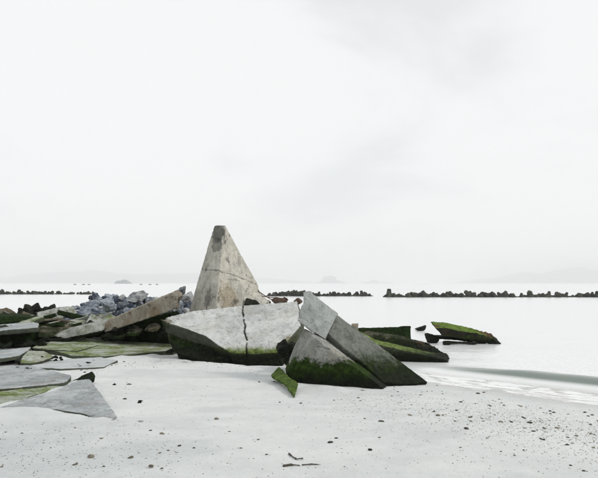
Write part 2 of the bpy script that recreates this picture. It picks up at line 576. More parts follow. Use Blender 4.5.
def make_sea():
    s = list(np.arange(-1.5, 9.0, 0.06))
    w = 0.06
    while s[-1] < 6500:
        w *= 1.22
        s.append(min(s[-1] + w, 6500.01))
    t = graded(-6.0, 10.0, 0.1, 6500)
    Sg, T = np.meshgrid(np.array(s), t, indexing='ij')
    X = SP[0] + Sg * SN[0] + T * ST[0]
    Y = SP[1] + Sg * SN[1] + T * ST[1]
    p = np.stack([X.ravel(), Y.ravel(), np.zeros(X.size)], 1)

    def sm(a, lo, hi):
        k = np.clip((a - lo) / (hi - lo), 0, 1)
        return k * k * (3 - 2 * k)
    wob = fbm(np.stack([T.ravel(), np.zeros(T.size), np.zeros(T.size)], 1), 0.35, 3, 4).reshape(X.shape)
    s0 = 2.25 + 0.22 * wob + 0.03 * T
    d = Sg - s0
    A = 0.17 * sm(T, -2.9, 1.4) * (1 + 0.2 * wob)
    ridge = A * np.where(d < 0, np.exp(-(d / 0.36) ** 2), np.exp(-(d / 0.95) ** 2))
    d2 = Sg - (1.15 + 0.2 * wob - 0.07 * T)
    ridge += 0.035 * sm(T, -0.5, 0.6) * (1 - sm(T, 2.2, 3.6)) * np.exp(-(d2 / 0.10) ** 2)
    near = np.clip(1.2 - np.abs(Sg) / 300.0, 0, 1) * np.clip(Sg / 1.5, 0.1, 1)
    rip = (0.010 * fbm(p, 0.8, 3, 12)).reshape(X.shape) * near
    Z = WATER + ridge + rip
    Z = np.where(Sg < -0.1, np.minimum(Z, WATER - 0.01 + 0.06 * (Sg + 0.1)), Z)
    me = grid_mesh(X, Y, Z)
    m, nt, bs, out = nmat('sea_water')
    g = G(nt)
    pos = g.n('ShaderNodeNewGeometry').outputs['Position']
    rot = g.n('ShaderNodeMapping'); g.put(rot.inputs['Vector'], pos)
    rot.inputs['Rotation'].default_value = (0, 0, math.atan2(SN[0], SN[1]))
    vm = g.n('ShaderNodeVectorMath', operation='DOT_PRODUCT')
    g.put(vm.inputs[0], pos); vm.inputs[1].default_value = (SN[0], SN[1], 0)
    sv = g.math('SUBTRACT', vm.outputs['Value'], float(SP @ SN))
    lace = g.noise(g.scale(rot.outputs['Vector'], (0.9, 3.2, 1.0)), 1.5, 8, 0.62, 0.9)
    froth = g.noise(pos, 9.0, 6, 0.7)
    f = g.math('ADD', g.math('MULTIPLY', lace, 0.75), g.math('MULTIPLY', froth, 0.25))
    # foam sheet left by the spent wave between the sand and the swell
    band = g.math('MULTIPLY', g.ramp(sv, -0.3, 0.05), g.math('SUBTRACT', 1.0, g.ramp(sv, 0.9, 1.6)))
    foam = g.math('MULTIPLY', g.ramp(f, 0.40, 0.56), band)
    far = g.math('MULTIPLY', g.math('MULTIPLY', g.ramp(f, 0.50, 0.64), g.ramp(sv, 3.0, 3.8)), g.math('SUBTRACT', 1.0, g.ramp(sv, 5.0, 9.0)))
    foam = g.math('MAXIMUM', foam, g.math('MULTIPLY', far, 0.8))
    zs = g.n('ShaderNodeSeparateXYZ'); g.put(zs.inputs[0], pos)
    body = g.mix(g.ramp(zs.outputs['Z'], WATER + 0.018, WATER + 0.085), (0.70, 0.715, 0.715), (0.165, 0.20, 0.175))   # pale base paints the sky's reflection; clear green water in the swell
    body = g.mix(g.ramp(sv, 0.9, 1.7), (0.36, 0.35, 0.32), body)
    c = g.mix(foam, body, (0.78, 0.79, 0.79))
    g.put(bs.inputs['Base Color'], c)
    g.put(bs.inputs['Roughness'], g.math('ADD', 0.22, g.math('MULTIPLY', foam, 0.5)))
    bs.inputs['IOR'].default_value = 1.36
    h1 = g.noise(g.scale(rot.outputs['Vector'], (1.0, 2.2, 1.0)), 1.2, 5, 0.55)
    h2 = g.noise(g.scale(rot.outputs['Vector'], (1.0, 1.8, 1.0)), 7.0, 4, 0.55)
    h = g.math('ADD', h1, g.math('MULTIPLY', h2, 0.25))
    g.put(bs.inputs['Normal'], g.bump(h, 0.25, 0.06))
    tag(new_obj('sea', me, m), 'calm pale sea with one low green swell at the shore', kind='structure')


make_sand()
make_sea()

# ------------------------------------------------------------------ far coast
hill_m, nt_, bs_, _o = nmat('far_woodland')
bs_.inputs['Roughness'].default_value = 1.0
g_ = G(nt_)
pz_ = g_.n('ShaderNodeNewGeometry').outputs['Position']
g_.put(bs_.inputs['Base Color'], g_.mix(g_.noise(pz_, 0.01, 6, 0.6), (0.05, 0.07, 0.075), (0.10, 0.12, 0.12)))


def hill(name, prof, dist, depth, label, seed, steep=1.0, bumpy=0.18):
    """ridge of hills: heights along photo columns, with a real depth of its own"""
    xs = np.linspace(prof[0][0], prof[-1][0], 120)
    hs = np.interp(xs, [p[0] for p in prof], [p[1] for p in prof]) / F * dist
    v = np.linspace(-1, 1, 25)
    X, V = np.meshgrid((xs - CX) / F * dist, v, indexing='ij')
    Y = dist + V * depth
    q = np.stack([X.ravel(), Y.ravel(), np.zeros(X.size)], 1)
    nz = fbm(q, 8.0 / dist * 4, 4, seed).reshape(X.shape)
    prof_v = np.clip(1 - np.abs(V) ** (2.0 * steep), 0, 1)
    Z = hs[:, None] * prof_v * (1 + bumpy * nz) - 1.5
    me = grid_mesh(X, Y, Z)
    b = rebase(me)
    o = new_obj(name, me, hill_m)
    o.location = b
    tag(o, label, kind='structure')


hill('hills', [(455, 0), (490, 5), (505, 7), (520, 10), (545, 9), (560, 13), (580, 16), (600, 13), (640, 15), (690, 8), (740, 0)], 7600, 800,
     'pale distant mountain ridge beyond the long row of tetrapods', 3)
hill('hills', [(-120, 0), (-60, 8), (0, 5), (20, 8), (45, 10), (70, 12), (95, 12), (115, 11), (140, 9), (190, 10), (240, 6), (290, 3), (330, 0)], 7700, 800,
     'very faint distant mountain ridge behind the rubble', 5)
hill('island', [(316, 0), (320, 2), (322, 3.5), (324, 6.5), (331, 7), (335, 6), (337, 3), (344, 1.6), (348, 0)], 6000, 120,
     'flat-topped rocky island in the haze on the horizon', 7, 2.0, 0.12)
hill('island', [(358, 0), (364, 1.2), (369, 2.0), (373, 3.6), (376, 3.2), (379, 1.4), (392, 0.9), (396, 0)], 6300, 120,
     'small low island with one hump in the haze', 9, 1.5, 0.15)
hill('island', [(115.5, 0), (117, 3.2), (119, 3.6), (120.5, 2.6), (122, 4.2), (125, 4.6), (127.5, 3.6), (131, 1.2), (134, 0)], 2200, 30,
     'small bluish island with two humps above the rubble', 11, 1.5, 0.15)

# ------------------------------------------------------------------ tetrapod breakwaters
tet_m = rock_mat('tetrapod_concrete', (0.06, 0.06, 0.045), (0.022, 0.024, 0.018), (0.02, 0.024, 0.015))


def cone_bm(bm, a, b, ra, rb, seg=10):
    a, b = Vector(a), Vector(b)
    q = (b - a).to_track_quat('Z', 'Y')
    ra_, rb_ = [], []
    for i in range(seg):
        w = Vector((math.cos(2 * math.pi * i / seg), math.sin(2 * math.pi * i / seg), 0))
        ra_.append(bm.verts.new(a + q @ (w * ra)))
        rb_.append(bm.verts.new(b + q @ (w * rb)))
    for i in range(seg):
        j = (i + 1) % seg
        bm.faces.new((ra_[i], ra_[j], rb_[j], rb_[i]))
    bm.faces.new(list(reversed(ra_)))
    bm.faces.new(rb_)


def tetrapod_mesh(size):
    bm = bmesh.new()
    for d in ((0, 0, 1), (0.943, 0, -0.333), (-0.471, 0.816, -0.333), (-0.471, -0.816, -0.333)):
        d = Vector(d)
        cone_bm(bm, d * 0.02 * size, d * size, 0.44 * size, 0.28 * size)
    me = voxel(bm, size * 0.075)
    co = coords(me)
    ed = np.empty(len(me.edges) * 2, dtype=np.int32)
    me.edges.foreach_get('vertices', ed)
    for _ in range(6):
        co = co + 0.6 * laplacian(co, ed.reshape(-1, 2))
    set_coords(me, co)
    set_coords(me, co + normals(me) * (0.05 * size * fbm(co, 3.5 / size, 4, 2))[:, None])
    return me


tet_me = tetrapod_mesh(0.85)
tet_me.materials.append(tet_m)


def tetrapods(x0, x1, base_y, n, rows, label, group, gaps=()):
    d0 = (EYE - WATER) * F / (base_y - HY)
    for i in range(n):
        px = x0 + (x1 - x0) * (i + random.uniform(0.1, 0.9)) / n
        if any(a < px < b for a, b in gaps):
            continue
        lift = random.choice((-0.4, -0.3, -0.15, 0.0, 0.2))
        d = d0 + random.uniform(-1.2, 1.6)
        o = new_obj('tetrapod', tet_me, None)
        sc = random.choice((0.6, 0.7, 0.8, 0.9, 1.0, 1.15, 1.3))
        o.scale = (sc, sc, sc)
        o.location = ((px - CX) / F * d, d, WATER + lift)
        o.rotation_euler = (random.uniform(-1.4, 1.4), random.uniform(-1.4, 1.4), random.uniform(0, 6.28))
        tag(o, label, 'tetrapod', group)


tetrapods(388, 645, 297.2, 140, 2, 'dark concrete tetrapod in the long breakwater row standing alone in open water', 'tetrapods of the long breakwater', ((437, 440), (535, 537.5), (578, 580)))
tetrapods(268, 371, 296.2, 62, 2, 'dark concrete tetrapod in the breakwater row just behind the leaning slab', 'tetrapods of the middle breakwater', ((341, 344),))
tetrapods(-40, 95, 294.4, 88, 2, 'dark concrete tetrapod in the breakwater row beyond the rubble and flat slabs', 'tetrapods of the far breakwater', ((42, 44), (63, 66), (-14, -12)))

# floats far out, small specks in the haze
float_m, _n, _b, _o2 = nmat('float_paint')
_b.inputs['Base Color'].default_value = (0.12, 0.12, 0.12, 1)
fb = bmesh.new()
cone_bm(fb, (-1.6, 0, 0.5), (1.6, 0, 0.5), 0.55, 0.55, 12)
cone_bm(fb, (0, 0, 0.8), (0, 0, 1.3), 0.4, 0.25, 8)
fme = bpy.data.meshes.new('float'); fb.to_mesh(fme); fb.free()
fme.materials.append(float_m)
for px in (75, 83.5, 89, 141, 150, 157):
    d = 800
    o = new_obj('mooring_float', fme, None)
    o.location = ((px - CX) / F * d, d, WATER)
    o.rotation_euler = (0, 0, random.uniform(-0.6, 0.6))
    tag(o, 'tiny grey float far out on the hazy water', 'buoy', 'floats far out at sea')

# ------------------------------------------------------------------ concrete kinds
M = {}
BLACK = (0.028, 0.030, 0.026)
M['stand'] = concrete('concrete_standing', (0.57, 0.55, 0.485), (0.35, 0.345, 0.31), brown=0.25, brown_col=(0.28, 0.22, 0.14), lichen=0.6,
                      stains=((P(219, 234, 22.0), 0.34, BLACK, 0.7), (P(217, 246, 21.9), 0.26, BLACK, 0.55), (P(213, 300, 21.8), 0.35, BLACK, 0.6),
                              (P(229, 298, 21.9), 0.45, (0.25, 0.19, 0.11), 0.5), (P(238, 301, 22), 0.22, BLACK, 0.7)))
M['big'] = concrete('concrete_big', (0.60, 0.615, 0.60), (0.40, 0.412, 0.405), moss_level=0.30, moss_amp=0.14, moss_soft=0.08,
                    moss_col=(0.21, 0.28, 0.07), weed_shade_level=0.19, lichen=0.2, brown=0.25, brown_col=(0.33, 0.28, 0.20),
                    boards=((1, 0.02, 0.05), (0.0, 0.87, 0.49), 0.46, 0.30), edge_weed_shade=True,  # low black zone and dark edges paint the plate's deep shadow
                    stains=((P(163, 324, 20.0), 0.25, (0.16, 0.14, 0.10), 0.8), (P(292, 347, 19.2), 0.34, (0.15, 0.13, 0.06), 0.8)))
M['wedge'] = concrete('concrete_wedge', (0.40, 0.405, 0.375), (0.20, 0.205, 0.185), moss_level=0.42, moss_amp=0.32, moss_soft=0.06,
                      moss_col=(0.036, 0.066, 0.012), weed_shade_level=0.12, brown=0.35, brown_col=(0.17, 0.13, 0.08), lichen=0.5)
M['upper'] = concrete('concrete_upper', (0.36, 0.38, 0.365), (0.21, 0.225, 0.215), lichen=0.3)
M['lower'] = concrete('concrete_lower', (0.20, 0.215, 0.19), (0.095, 0.105, 0.09), moss_level=0.45, moss_amp=0.45, moss_soft=0.22,
                      moss_col=(0.024, 0.040, 0.009), weed_shade_level=0.16, lichen=0.4)
M['mossy'] = concrete('concrete_mossy', (0.20, 0.18, 0.14), (0.07, 0.07, 0.05), moss_level=0.55, moss_amp=0.5, moss_soft=0.2,
                      moss_col=(0.024, 0.036, 0.012), weed_shade_level=0.25, brown=0.7, brown_col=(0.12, 0.07, 0.04),
                      over=((P(427, 346, 21.4), 0.42, (0.20, 0.13, 0.08), 0.9),))
M['bartop'] = concrete('concrete_bar_top', (0.08, 0.085, 0.06), (0.03, 0.035, 0.022), moss_level=0.0, moss_amp=0.2, moss_soft=0.15,
                       moss_col=(0.19, 0.26, 0.075), weed_shade_level=0.1, top_moss=0.9)
M['mosstop'] = concrete('concrete_moss_top', (0.035, 0.035, 0.026), (0.012, 0.014, 0.010), moss_level=0.0, moss_amp=0.2, moss_soft=0.15,
                        moss_col=(0.15, 0.24, 0.04), weed_shade_level=0.05, brown=0.3, brown_col=(0.09, 0.05, 0.03), top_moss=0.95,
                        over=((P(491, 334, 26.4), 0.62, (0.16, 0.085, 0.05), 0.95), (P(436, 329, 26.2), 0.25, (0.13, 0.075, 0.04), 0.9)))
M['weedy'] = concrete('concrete_weed_shade', (0.035, 0.036, 0.028), (0.010, 0.012, 0.008), moss_level=1.2, moss_amp=0.4, moss_soft=0.3,
                      moss_col=(0.018, 0.036, 0.008), weed_shade_level=0.2, lichen=0.4)  # near-black weed, also used as painted shade in dark gaps
M['brown_mossy'] = concrete('concrete_brown_mossy', (0.15, 0.13, 0.095), (0.04, 0.038, 0.028), moss_level=0.55, moss_amp=0.7, moss_soft=0.12,
                        moss_col=(0.028, 0.050, 0.011), weed_shade_level=0.28, brown=0.6, brown_col=(0.11, 0.08, 0.05), lichen=0.7)
M['beam'] = concrete('concrete_beam', (0.36, 0.335, 0.275), (0.20, 0.185, 0.15), brown=0.6, brown_col=(0.20, 0.13, 0.075), lichen=0.45)
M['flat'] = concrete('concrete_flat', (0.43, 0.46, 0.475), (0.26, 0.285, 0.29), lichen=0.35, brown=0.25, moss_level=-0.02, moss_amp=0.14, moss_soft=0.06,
                     moss_col=(0.16, 0.19, 0.11), sand=0.34, edge_weed_shade=True)
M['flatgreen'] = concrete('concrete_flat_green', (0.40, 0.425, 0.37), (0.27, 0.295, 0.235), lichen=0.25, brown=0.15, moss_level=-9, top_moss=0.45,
                          moss_col=(0.24, 0.30, 0.115), sand=0.2, edge_weed_shade=True)
M['flatsand'] = concrete('concrete_flat_sanded', (0.48, 0.505, 0.515), (0.36, 0.385, 0.39), lichen=0.2, brown=0.15, sand=0.75, edge_weed_shade=True)
M['shard'] = concrete('concrete_shard', (0.21, 0.24, 0.13), (0.10, 0.12, 0.06), moss_level=1.0, moss_amp=1.2, moss_soft=0.3,
                      moss_col=(0.12, 0.19, 0.04), lichen=0.3)
M['greyblock'] = concrete('concrete_grey_block', (0.42, 0.43, 0.40), (0.18, 0.19, 0.17), lichen=0.6, top_moss=0.25, moss_col=(0.14, 0.18, 0.07))

# ------------------------------------------------------------------ the standing remnant
def standing():
    top = [P(214.3, 225.2, 22.1), P(225.2, 225.6, 21.9), P(225.6, 226.5, 22.35), P(216, 225.4, 22.5)]
    bot = [P(176, 356, 23.2), P(210, 364, 20.85), P(294, 350, 24.2), P(235, 350, 25.6)]
    me = voxel(prism_bm(top, bot), 0.018)

    crack = [(198, 269), (207, 270.5), (214, 270.5), (219.5, 271.2), (222, 272.2), (230, 274.5), (238, 276.5), (246, 280), (257, 284.5)]
    crack2 = [(228, 279), (234, 280.3), (240, 281)]
    weather(me, 0.018, 0.012, 0.8, 4, [(P(270, 300, 23), 0.6, 0.10), (P(220, 226, 22.2), 0.2, 0.02)],
            [(crack, 0.012, 0.06), (crack2, 0.016, 0.04)])
    b = rebase(me)
    o = new_obj('standing_wall_remnant', me, M['stand'])
    o.location = b
    tag(o, 'tall tapering concrete remnant standing upright with a jagged horizontal crack', 'concrete block')


standing()

# ------------------------------------------------------------------ broken slabs in the middle
slab('tilted_concrete_plate', [(159, 319), (175, 314.5), (195, 311), (243, 305.5), (297, 301), (299.5, 313), (300.5, 326), (278, 352.5), (255, 354.5),
                     (231, 353.5), (217, 345), (206, 336.5), (189, 330), (173, 325)],
     [(255, 354, 18.5), (243, 305, 20.6), (160, 319, 20.1)], 0.42, M['big'],
     'broad pale concrete slab lying tilted with a dark crack across it', vox=0.022, rough=0.010, seed=12,
     broken_px=[(160, 322, 0.5, 0.05), (190, 332, 0.3, 0.03)],
     cracks_px=[([(242.6, 304), (243.2, 315), (244.6, 325), (244.2, 332), (246.8, 340), (246.4, 350), (246, 356)], 0.014, 0.15)], vec=(0.13, 0.16, -0.38))

slab('weedy_underside', [(164, 325), (170, 324.5), (189, 332.5), (206, 339), (217, 347), (231, 355), (255, 356), (277, 355), (279, 364), (230, 364), (196, 359), (178, 354), (172, 342)],
     [(168, 325, 20.5), (231, 355, 19.0), (190, 358, 19.15)], 0.5, M['brown_mossy'],
     'weed covered mass added for the dark underside of the tilted plate', 'concrete block', seed=18, rough=0.07, vox=0.024)  # added block: mossy colour darkened for the plate's shaded underside
slab('wedge_block', [(314, 336.5), (302, 351.5), (287.5, 372), (289, 386), (335, 388), (384, 389), (368, 376.5), (342, 358), (321, 342)],
     [(314, 336, 14.5), (289, 380, 14.85), (380, 385, 14.3)], 0.5, M['wedge'],
     'triangular concrete block with mossy face propping up the leaning slab', vox=0.02, rough=0.012, seed=23,
     back_px=[(304, 328, 15.1), (295, 344, 15.1), (285.5, 368, 15.2), (288, 384, 15.25), (335, 386, 15.1), (388, 386.5, 14.85), (371, 372.5, 14.9), (345, 354, 15.0), (325, 339.5, 15.0)], cracks_px=[([(318, 347), (330, 349), (344, 358)], 0.02, 0.03)])

# the long leaning slab, cast in two lifts
lean_pl = [(297, 319, 14.9), (303, 292, 15.5), (428, 382, 15.35)]
lean = bpy.data.objects.new('leaning_concrete_block', None)
COL.objects.link(lean)
lean_base = cast(380, 380, plane_of(lean_pl))
lean.location = lean_base
tag(lean, 'long leaning concrete slab, pale grey upper end and dark wet lower end', 'slab')
up_ = slab('upper_section', [(303, 292), (309, 291), (322, 301), (338, 313.5), (326.5, 336), (325, 339.5), (311, 331), (297, 320), (299, 312), (303, 303)],
     lean_pl, 0.42, M['upper'], None, vec=(0.03, 0.42, -0.07), vox=0.02, seed=31, parent=lean, base=lean_base, rough=0.012,
     broken_px=[(299, 316, 0.22, 0.045), (305, 294, 0.2, 0.04), (312, 331, 0.25, 0.05)])
lo_pl = [(297, 319, 14.94), (303, 292, 15.54), (428, 382, 15.39)]
lo_ = slab('lower_section', [(337.5, 314.5), (358, 329.5), (395, 357), (429, 382.5), (405, 384), (383, 382.5), (365, 364.5), (345, 348.5), (328, 333)],
     lo_pl, 0.50, M['lower'], None, vox=0.02, seed=33, parent=lean, base=lean_base, rough=0.010)
for ch, lb in ((up_, 'pale grey upper end with a broken edge'), (lo_, 'dark wet lower end tapering to a point')):
    ch['label'] = lb

slab('concrete_shard', [(271, 375), (279, 367), (285, 372), (288, 376), (297.5, 382), (293.5, 395.5), (285, 384)],
     [(279, 367, 15.6), (271, 375, 15.0), (293, 395, 12.9)], 0.07, M['shard'],
     'small pointed green mossy shard on the sand below the tilted slab', 'fragment', vox=0.012, rough=0.012, seed=41)

# fragments at the foot of the standing remnant
slab('broken_chunk', [(244, 293), (250, 291.5), (262, 296), (270, 301), (262, 306), (250, 303), (243, 300)],
     [(244, 293, 21.0), (270, 301, 20.9), (250, 303, 20.7)], 0.35, M['stand'],
     'pale broken chunk leaning against the foot of the standing remnant', 'fragment', vox=0.016, rough=0.02, seed=44)
slab('thin_flake', [(246, 298), (256, 300), (261, 305), (244, 307)],
     [(246, 298, 20.8), (256, 300, 20.75), (244, 307, 20.6)], 0.06, M['weedy'],
     'thin dark flake under the pale chunk beside the standing remnant', 'fragment', vox=0.014, rough=0.012, seed=45)

# ------------------------------------------------------------------ slabs on the seaward side
wall = bpy.data.objects.new('mossy_wall_block', None)
COL.objects.link(wall)
wb = P(380, 341, 23.2)
wall.location = wb
tag(wall, 'dark green mossy wall block with a collar at its end, behind the leaning slab', 'concrete block')
wp = [(356, 327, 23.0), (404, 326.5, 23.2), (404, 346, 23.1)]
slab('wall_body', [(353, 327.5), (404.5, 327), (404.5, 350), (353, 350)], wp, 0.6, M['weedy'], None, vox=0.028, parent=wall, base=wb, seed=51, rough=0.02)
slab('end_collar', [(403.5, 326), (411.5, 325.8), (411, 350), (403.5, 350)], [(356, 326, 22.94), (404, 326, 23.12), (404, 346, 23.04)], 0.66, M['weedy'], None,
     vox=0.028, parent=wall, base=wb, seed=52, rough=0.02)
slab('pale_stub', [(352, 324), (358.5, 323.5), (358, 330), (352, 330)], [(352, 324, 22.3), (358, 324, 22.3), (352, 330, 22.3)], 0.25, M['beam'],
     'small pale concrete stub at the end of the mossy wall block', 'fragment', vox=0.02, seed=53)
slab('concrete_bar_block', [(356, 334), (373, 343.0), (403, 350.5), (424, 355), (444, 359), (449, 362.5), (407, 367), (385, 367), (366, 362)],
     [(373, 343, 19.9), (441, 359, 19.9), (385, 362, 20.2)], 0.5, M['bartop'],
     'long low beam with a pale green top edge at the water', 'beam', vox=0.028, seed=55, vec=(0.12, 0.42, 0.075), rough=0.014)
slab('broken_bar_block', [(362, 332.5), (390, 336.5), (412, 341), (425, 344), (437, 351), (449, 360), (440, 361), (415, 354), (370, 345)],
     [(365, 333, 21.3), (412, 341, 21.3), (440, 359, 21.2)], 0.5, M['mossy'],
     'dark beam with a brown broken end behind the green topped beam', 'beam', vox=0.028, seed=57, vec=(0.15, 0.42, 0.03), rough=0.02,
     broken_px=[(430, 348, 0.5, 0.08)])
slab('concrete_block', [(435, 328), (448, 328.0), (460, 331), (476, 333), (486, 336), (494, 339), (503.5, 345.5), (478, 345), (470, 340), (455, 338), (442, 335.0)],
     [(448, 327, 25.8), (476, 333, 25.8), (478, 343, 26.0)], 0.9, M['mosstop'],
     'tilted block with bright green top and brown end standing in the water', vox=0.03, seed=61, vec=(0.02, 1.0, 0.17), rough=0.02,
     broken_px=[(490, 338, 0.7, 0.08)])
slab('shallow_fragment', [(429, 334), (433, 334), (438, 336.5), (440, 340), (437, 344), (432, 344), (430, 339)],
     [(429, 334, 26.0), (438, 336, 26.2), (437, 343, 26.2)], 0.3, M['mossy'],
     'small brown-green fragment with a notched foot beside the green topped block', 'fragment', vox=0.02, seed=63, rough=0.02)
slab('awash_plate', [(436, 336.5), (452, 337), (474, 340.5), (473, 342.5), (452, 340), (438, 339.5)],
     [(436, 337, 26.3), (474, 340.5, 26.3), (452, 340, 26.2)], 0.35, M['mossy'],
     'thin mossy plate just awash under the green topped block', 'fragment', vox=0.02, seed=64, rough=0.012, vec=(0, 0.4, 0.03))
slab('awash_bar', [(444.5, 341), (450, 341), (478, 342), (478, 344), (450, 344), (449.5, 345.5), (445, 345.5)],
     [(445, 341, 25.4), (478, 342, 25.5), (450, 344.5, 25.4)], 0.25, M['mossy'],
     'narrow bar with a dark square end lying in the water', 'fragment', vox=0.018, seed=65, rough=0.012)
slab('floating_shard', [(415, 329.5), (421, 327), (427, 325.5), (426, 329), (424, 331), (419, 331.5)],
     [(415, 330, 33.0), (427, 325.5, 33.0), (424, 331, 33.0)], 0.4, M['mossy'],
     'small dark pointed shard sticking out of open water', 'fragment', vox=0.024, seed=66, rough=0.02)

# ------------------------------------------------------------------ the debris bank on the left
beam = slab('long_concrete_block', [(104, 322.5), (140, 306.5), (173, 292.5), (178, 298), (176.5, 303), (174.5, 309.5), (140, 321.5), (104, 333)],
            [(104, 326, 23.0), (173, 293, 21.7), (174, 308, 21.6)], 0.42, M['beam'],
            'long brownish concrete beam lying diagonally against the rubble', 'beam', vox=0.022, seed=71, vec=(0.10, 0.45, 0.09), rough=0.010,
            broken_px=[(177, 300, 0.35, 0.08), (104, 326, 0.3, 0.09)],
            cracks_px=[([(129.3, 313.5), (129.8, 314.3)], 0.05, 0.08), ([(148.8, 305.6), (149.2, 306.4)], 0.05, 0.08), ([(165.0, 298.6), (165.4, 299.2)], 0.04, 0.06)])
slab('concrete_fragment', [(53, 336), (66, 331), (90, 325), (103, 321.5), (104.5, 327), (103, 331), (84, 335), (64, 339)],
     [(54, 335, 22.6), (103, 322, 23.0), (103, 331, 22.8)], 0.4, M['greyblock'],
     'slab with a pale thin edge continuing the diagonal beam down to the ground', seed=73, vec=(0.05, 0.5, 0.10), rough=0.012)
slab('squared_block', [(59, 306.5), (74, 306), (78, 313), (63, 317.5)],
     [(59, 306.5, 25.5), (74, 306, 25.8), (63, 317, 25.2)], 0.5, M['greyblock'],
     'pale grey squared block with a dark broad side facing the flat slabs', 'concrete block', seed=75, vec=(-0.75, -0.25, -0.20), rough=0.016, vox=0.024)
slab('rounded_concrete_fragment', [(-20, 312), (-4, 308), (6, 307.2), (11, 308.5), (18, 312), (24, 315), (10, 318), (-20, 319)],
     [(-4, 308, 26.5), (18, 312, 26.5), (-10, 318, 26.0)], 0.8, M['brown_mossy'],
     'rounded brownish slab at the end of the debris bank', seed=77, rough=0.04, vox=0.03)
slab('concrete_block', [(-24, 316), (12, 316), (30, 317.5), (34, 319.5), (20, 322), (-24, 326)],
     [(-20, 316, 24.5), (30, 317.5, 24.5), (-20, 325, 24.3)], 0.7, M['weedy'],
     'weed covered slab with a straight pale top edge below the rounded slab', seed=79, vec=(0, 0.7, 0.06), rough=0.014, vox=0.03)
slab('concrete_strip', [(10, 326.5), (22, 321.0), (42, 314.8), (44, 317), (24, 324), (12, 328)],
     [(14, 324, 23.3), (42, 315, 24.2), (24, 323, 23.2)], 0.14, M['flatgreen'],
     'narrow tilted slab with a light green top leaning on the weed covered slab', seed=81, rough=0.008, vox=0.02)
slab('concrete_plate', [(-26, 325), (0, 324.5), (20, 322.8), (33, 321.5), (39, 323.5), (38, 327), (20, 328.8), (0, 330.5), (-26, 332)],
     [(0, 325.5, 23.2), (36, 322, 23.2), (0, 330.5, 21.4)], 0.15, M['flat'],
     'thick slab with pale top propped above a black gap', seed=83, rough=0.010, vox=0.026)
slab('concrete_block', [(38, 327), (60, 326.8), (82, 326.5), (78, 334), (60, 337), (37, 338)],
     [(38, 327, 22.9), (78, 327, 23.4), (60, 337, 22.7)], 0.5, M['mossy'],
     'dark brown slab face between the thick pale slab and the pale edged slab', seed=85, vec=(0.05, 0.6, 0.03), rough=0.02)
slab('concrete_strip', [(62, 323.5), (70, 320), (84, 319.5), (86, 321), (74, 323.5)],
     [(62, 323.5, 24.3), (84, 319.5, 25.0), (74, 323.5, 24.2)], 0.12, M['flatgreen'],
     'small bright green slab below the squared block', seed=86, rough=0.008, vox=0.018)
slab('pale_triangle_chunk', [(86, 322), (91, 312.5), (96, 315), (104, 320), (96, 323.5)],
     [(86, 322, 24.0), (91, 312.5, 24.6), (104, 320, 24.4)], 0.3, M['greyblock'],
     'pale triangular chunk leaning between rubble and the pale edged slab', 'fragment', seed=87, rough=0.016, vox=0.018)


slab('concrete_block', [(-24, 330.5), (0, 329.5), (36, 327.5), (40, 331), (36, 341), (20, 345), (-24, 347)],
     [(0, 330, 22.6), (36, 328, 22.9), (0, 345, 22.3)], 0.5, M['weedy'],
     'black block standing in for the deep shade under the thick pale slab', seed=84, rough=0.03, vox=0.03)  # black mass added where the gap lies in deep shade


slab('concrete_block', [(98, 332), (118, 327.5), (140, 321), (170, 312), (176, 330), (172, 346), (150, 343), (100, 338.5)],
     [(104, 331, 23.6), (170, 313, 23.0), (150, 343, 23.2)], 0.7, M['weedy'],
     'black block added as painted shade under the diagonal beam', seed=88, rough=0.05, vox=0.035)  # near-black mass put in for the shade below the beam
for (x, y, d, sd, nm) in [(119, 334.5, 22.6, 1, 'beside the lower end'), (134, 331, 22.3, 2, 'below the middle'), (152, 326.5, 22.0, 3, 'below the upper end')]:
    slab('concrete_fragment', [(x - 8, y + 2.5), (x - 3, y - 2.5), (x + 4, y - 4), (x + 8.5, y - 2), (x + 5, y + 1.5), (x, y + 3)],
         [(x - 8, y + 2.5, d), (x + 8, y - 2, d + 0.25), (x, y + 3, d - 0.25)], 0.09, M['brown_mossy'],
         'small dark fragment ' + nm + ' of the diagonal beam', 'fragment', seed=200 + sd, rough=0.02, vox=0.018)


def flat(name, poly, anchors, thick, mat, label, seed, vox=0.018, rough=0.006, **k):
    return slab(name, poly, anchors, thick, mat, label, seed=seed, vox=vox, rough=rough, chip=0.35, **k)


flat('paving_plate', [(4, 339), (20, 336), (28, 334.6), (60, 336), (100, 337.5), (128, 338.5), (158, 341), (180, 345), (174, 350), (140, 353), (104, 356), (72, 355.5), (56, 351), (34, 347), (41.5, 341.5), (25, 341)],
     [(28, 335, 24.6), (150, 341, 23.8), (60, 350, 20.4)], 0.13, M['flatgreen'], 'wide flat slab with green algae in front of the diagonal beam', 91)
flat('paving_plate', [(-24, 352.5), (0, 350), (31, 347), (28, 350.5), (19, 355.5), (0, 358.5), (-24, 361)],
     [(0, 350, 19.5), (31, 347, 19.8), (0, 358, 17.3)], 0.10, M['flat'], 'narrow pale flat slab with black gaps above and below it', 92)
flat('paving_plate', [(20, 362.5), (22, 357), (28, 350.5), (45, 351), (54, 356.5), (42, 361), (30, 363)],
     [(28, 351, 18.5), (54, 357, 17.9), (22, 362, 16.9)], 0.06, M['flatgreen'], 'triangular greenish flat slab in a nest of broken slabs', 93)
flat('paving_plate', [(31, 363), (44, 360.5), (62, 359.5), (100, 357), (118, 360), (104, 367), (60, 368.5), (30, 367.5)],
     [(44, 361, 17.8), (110, 359, 18.5), (60, 368, 16.5)], 0.08, M['flatsand'], 'pale flat slab sinking into the sand beside the triangular slab', 94)
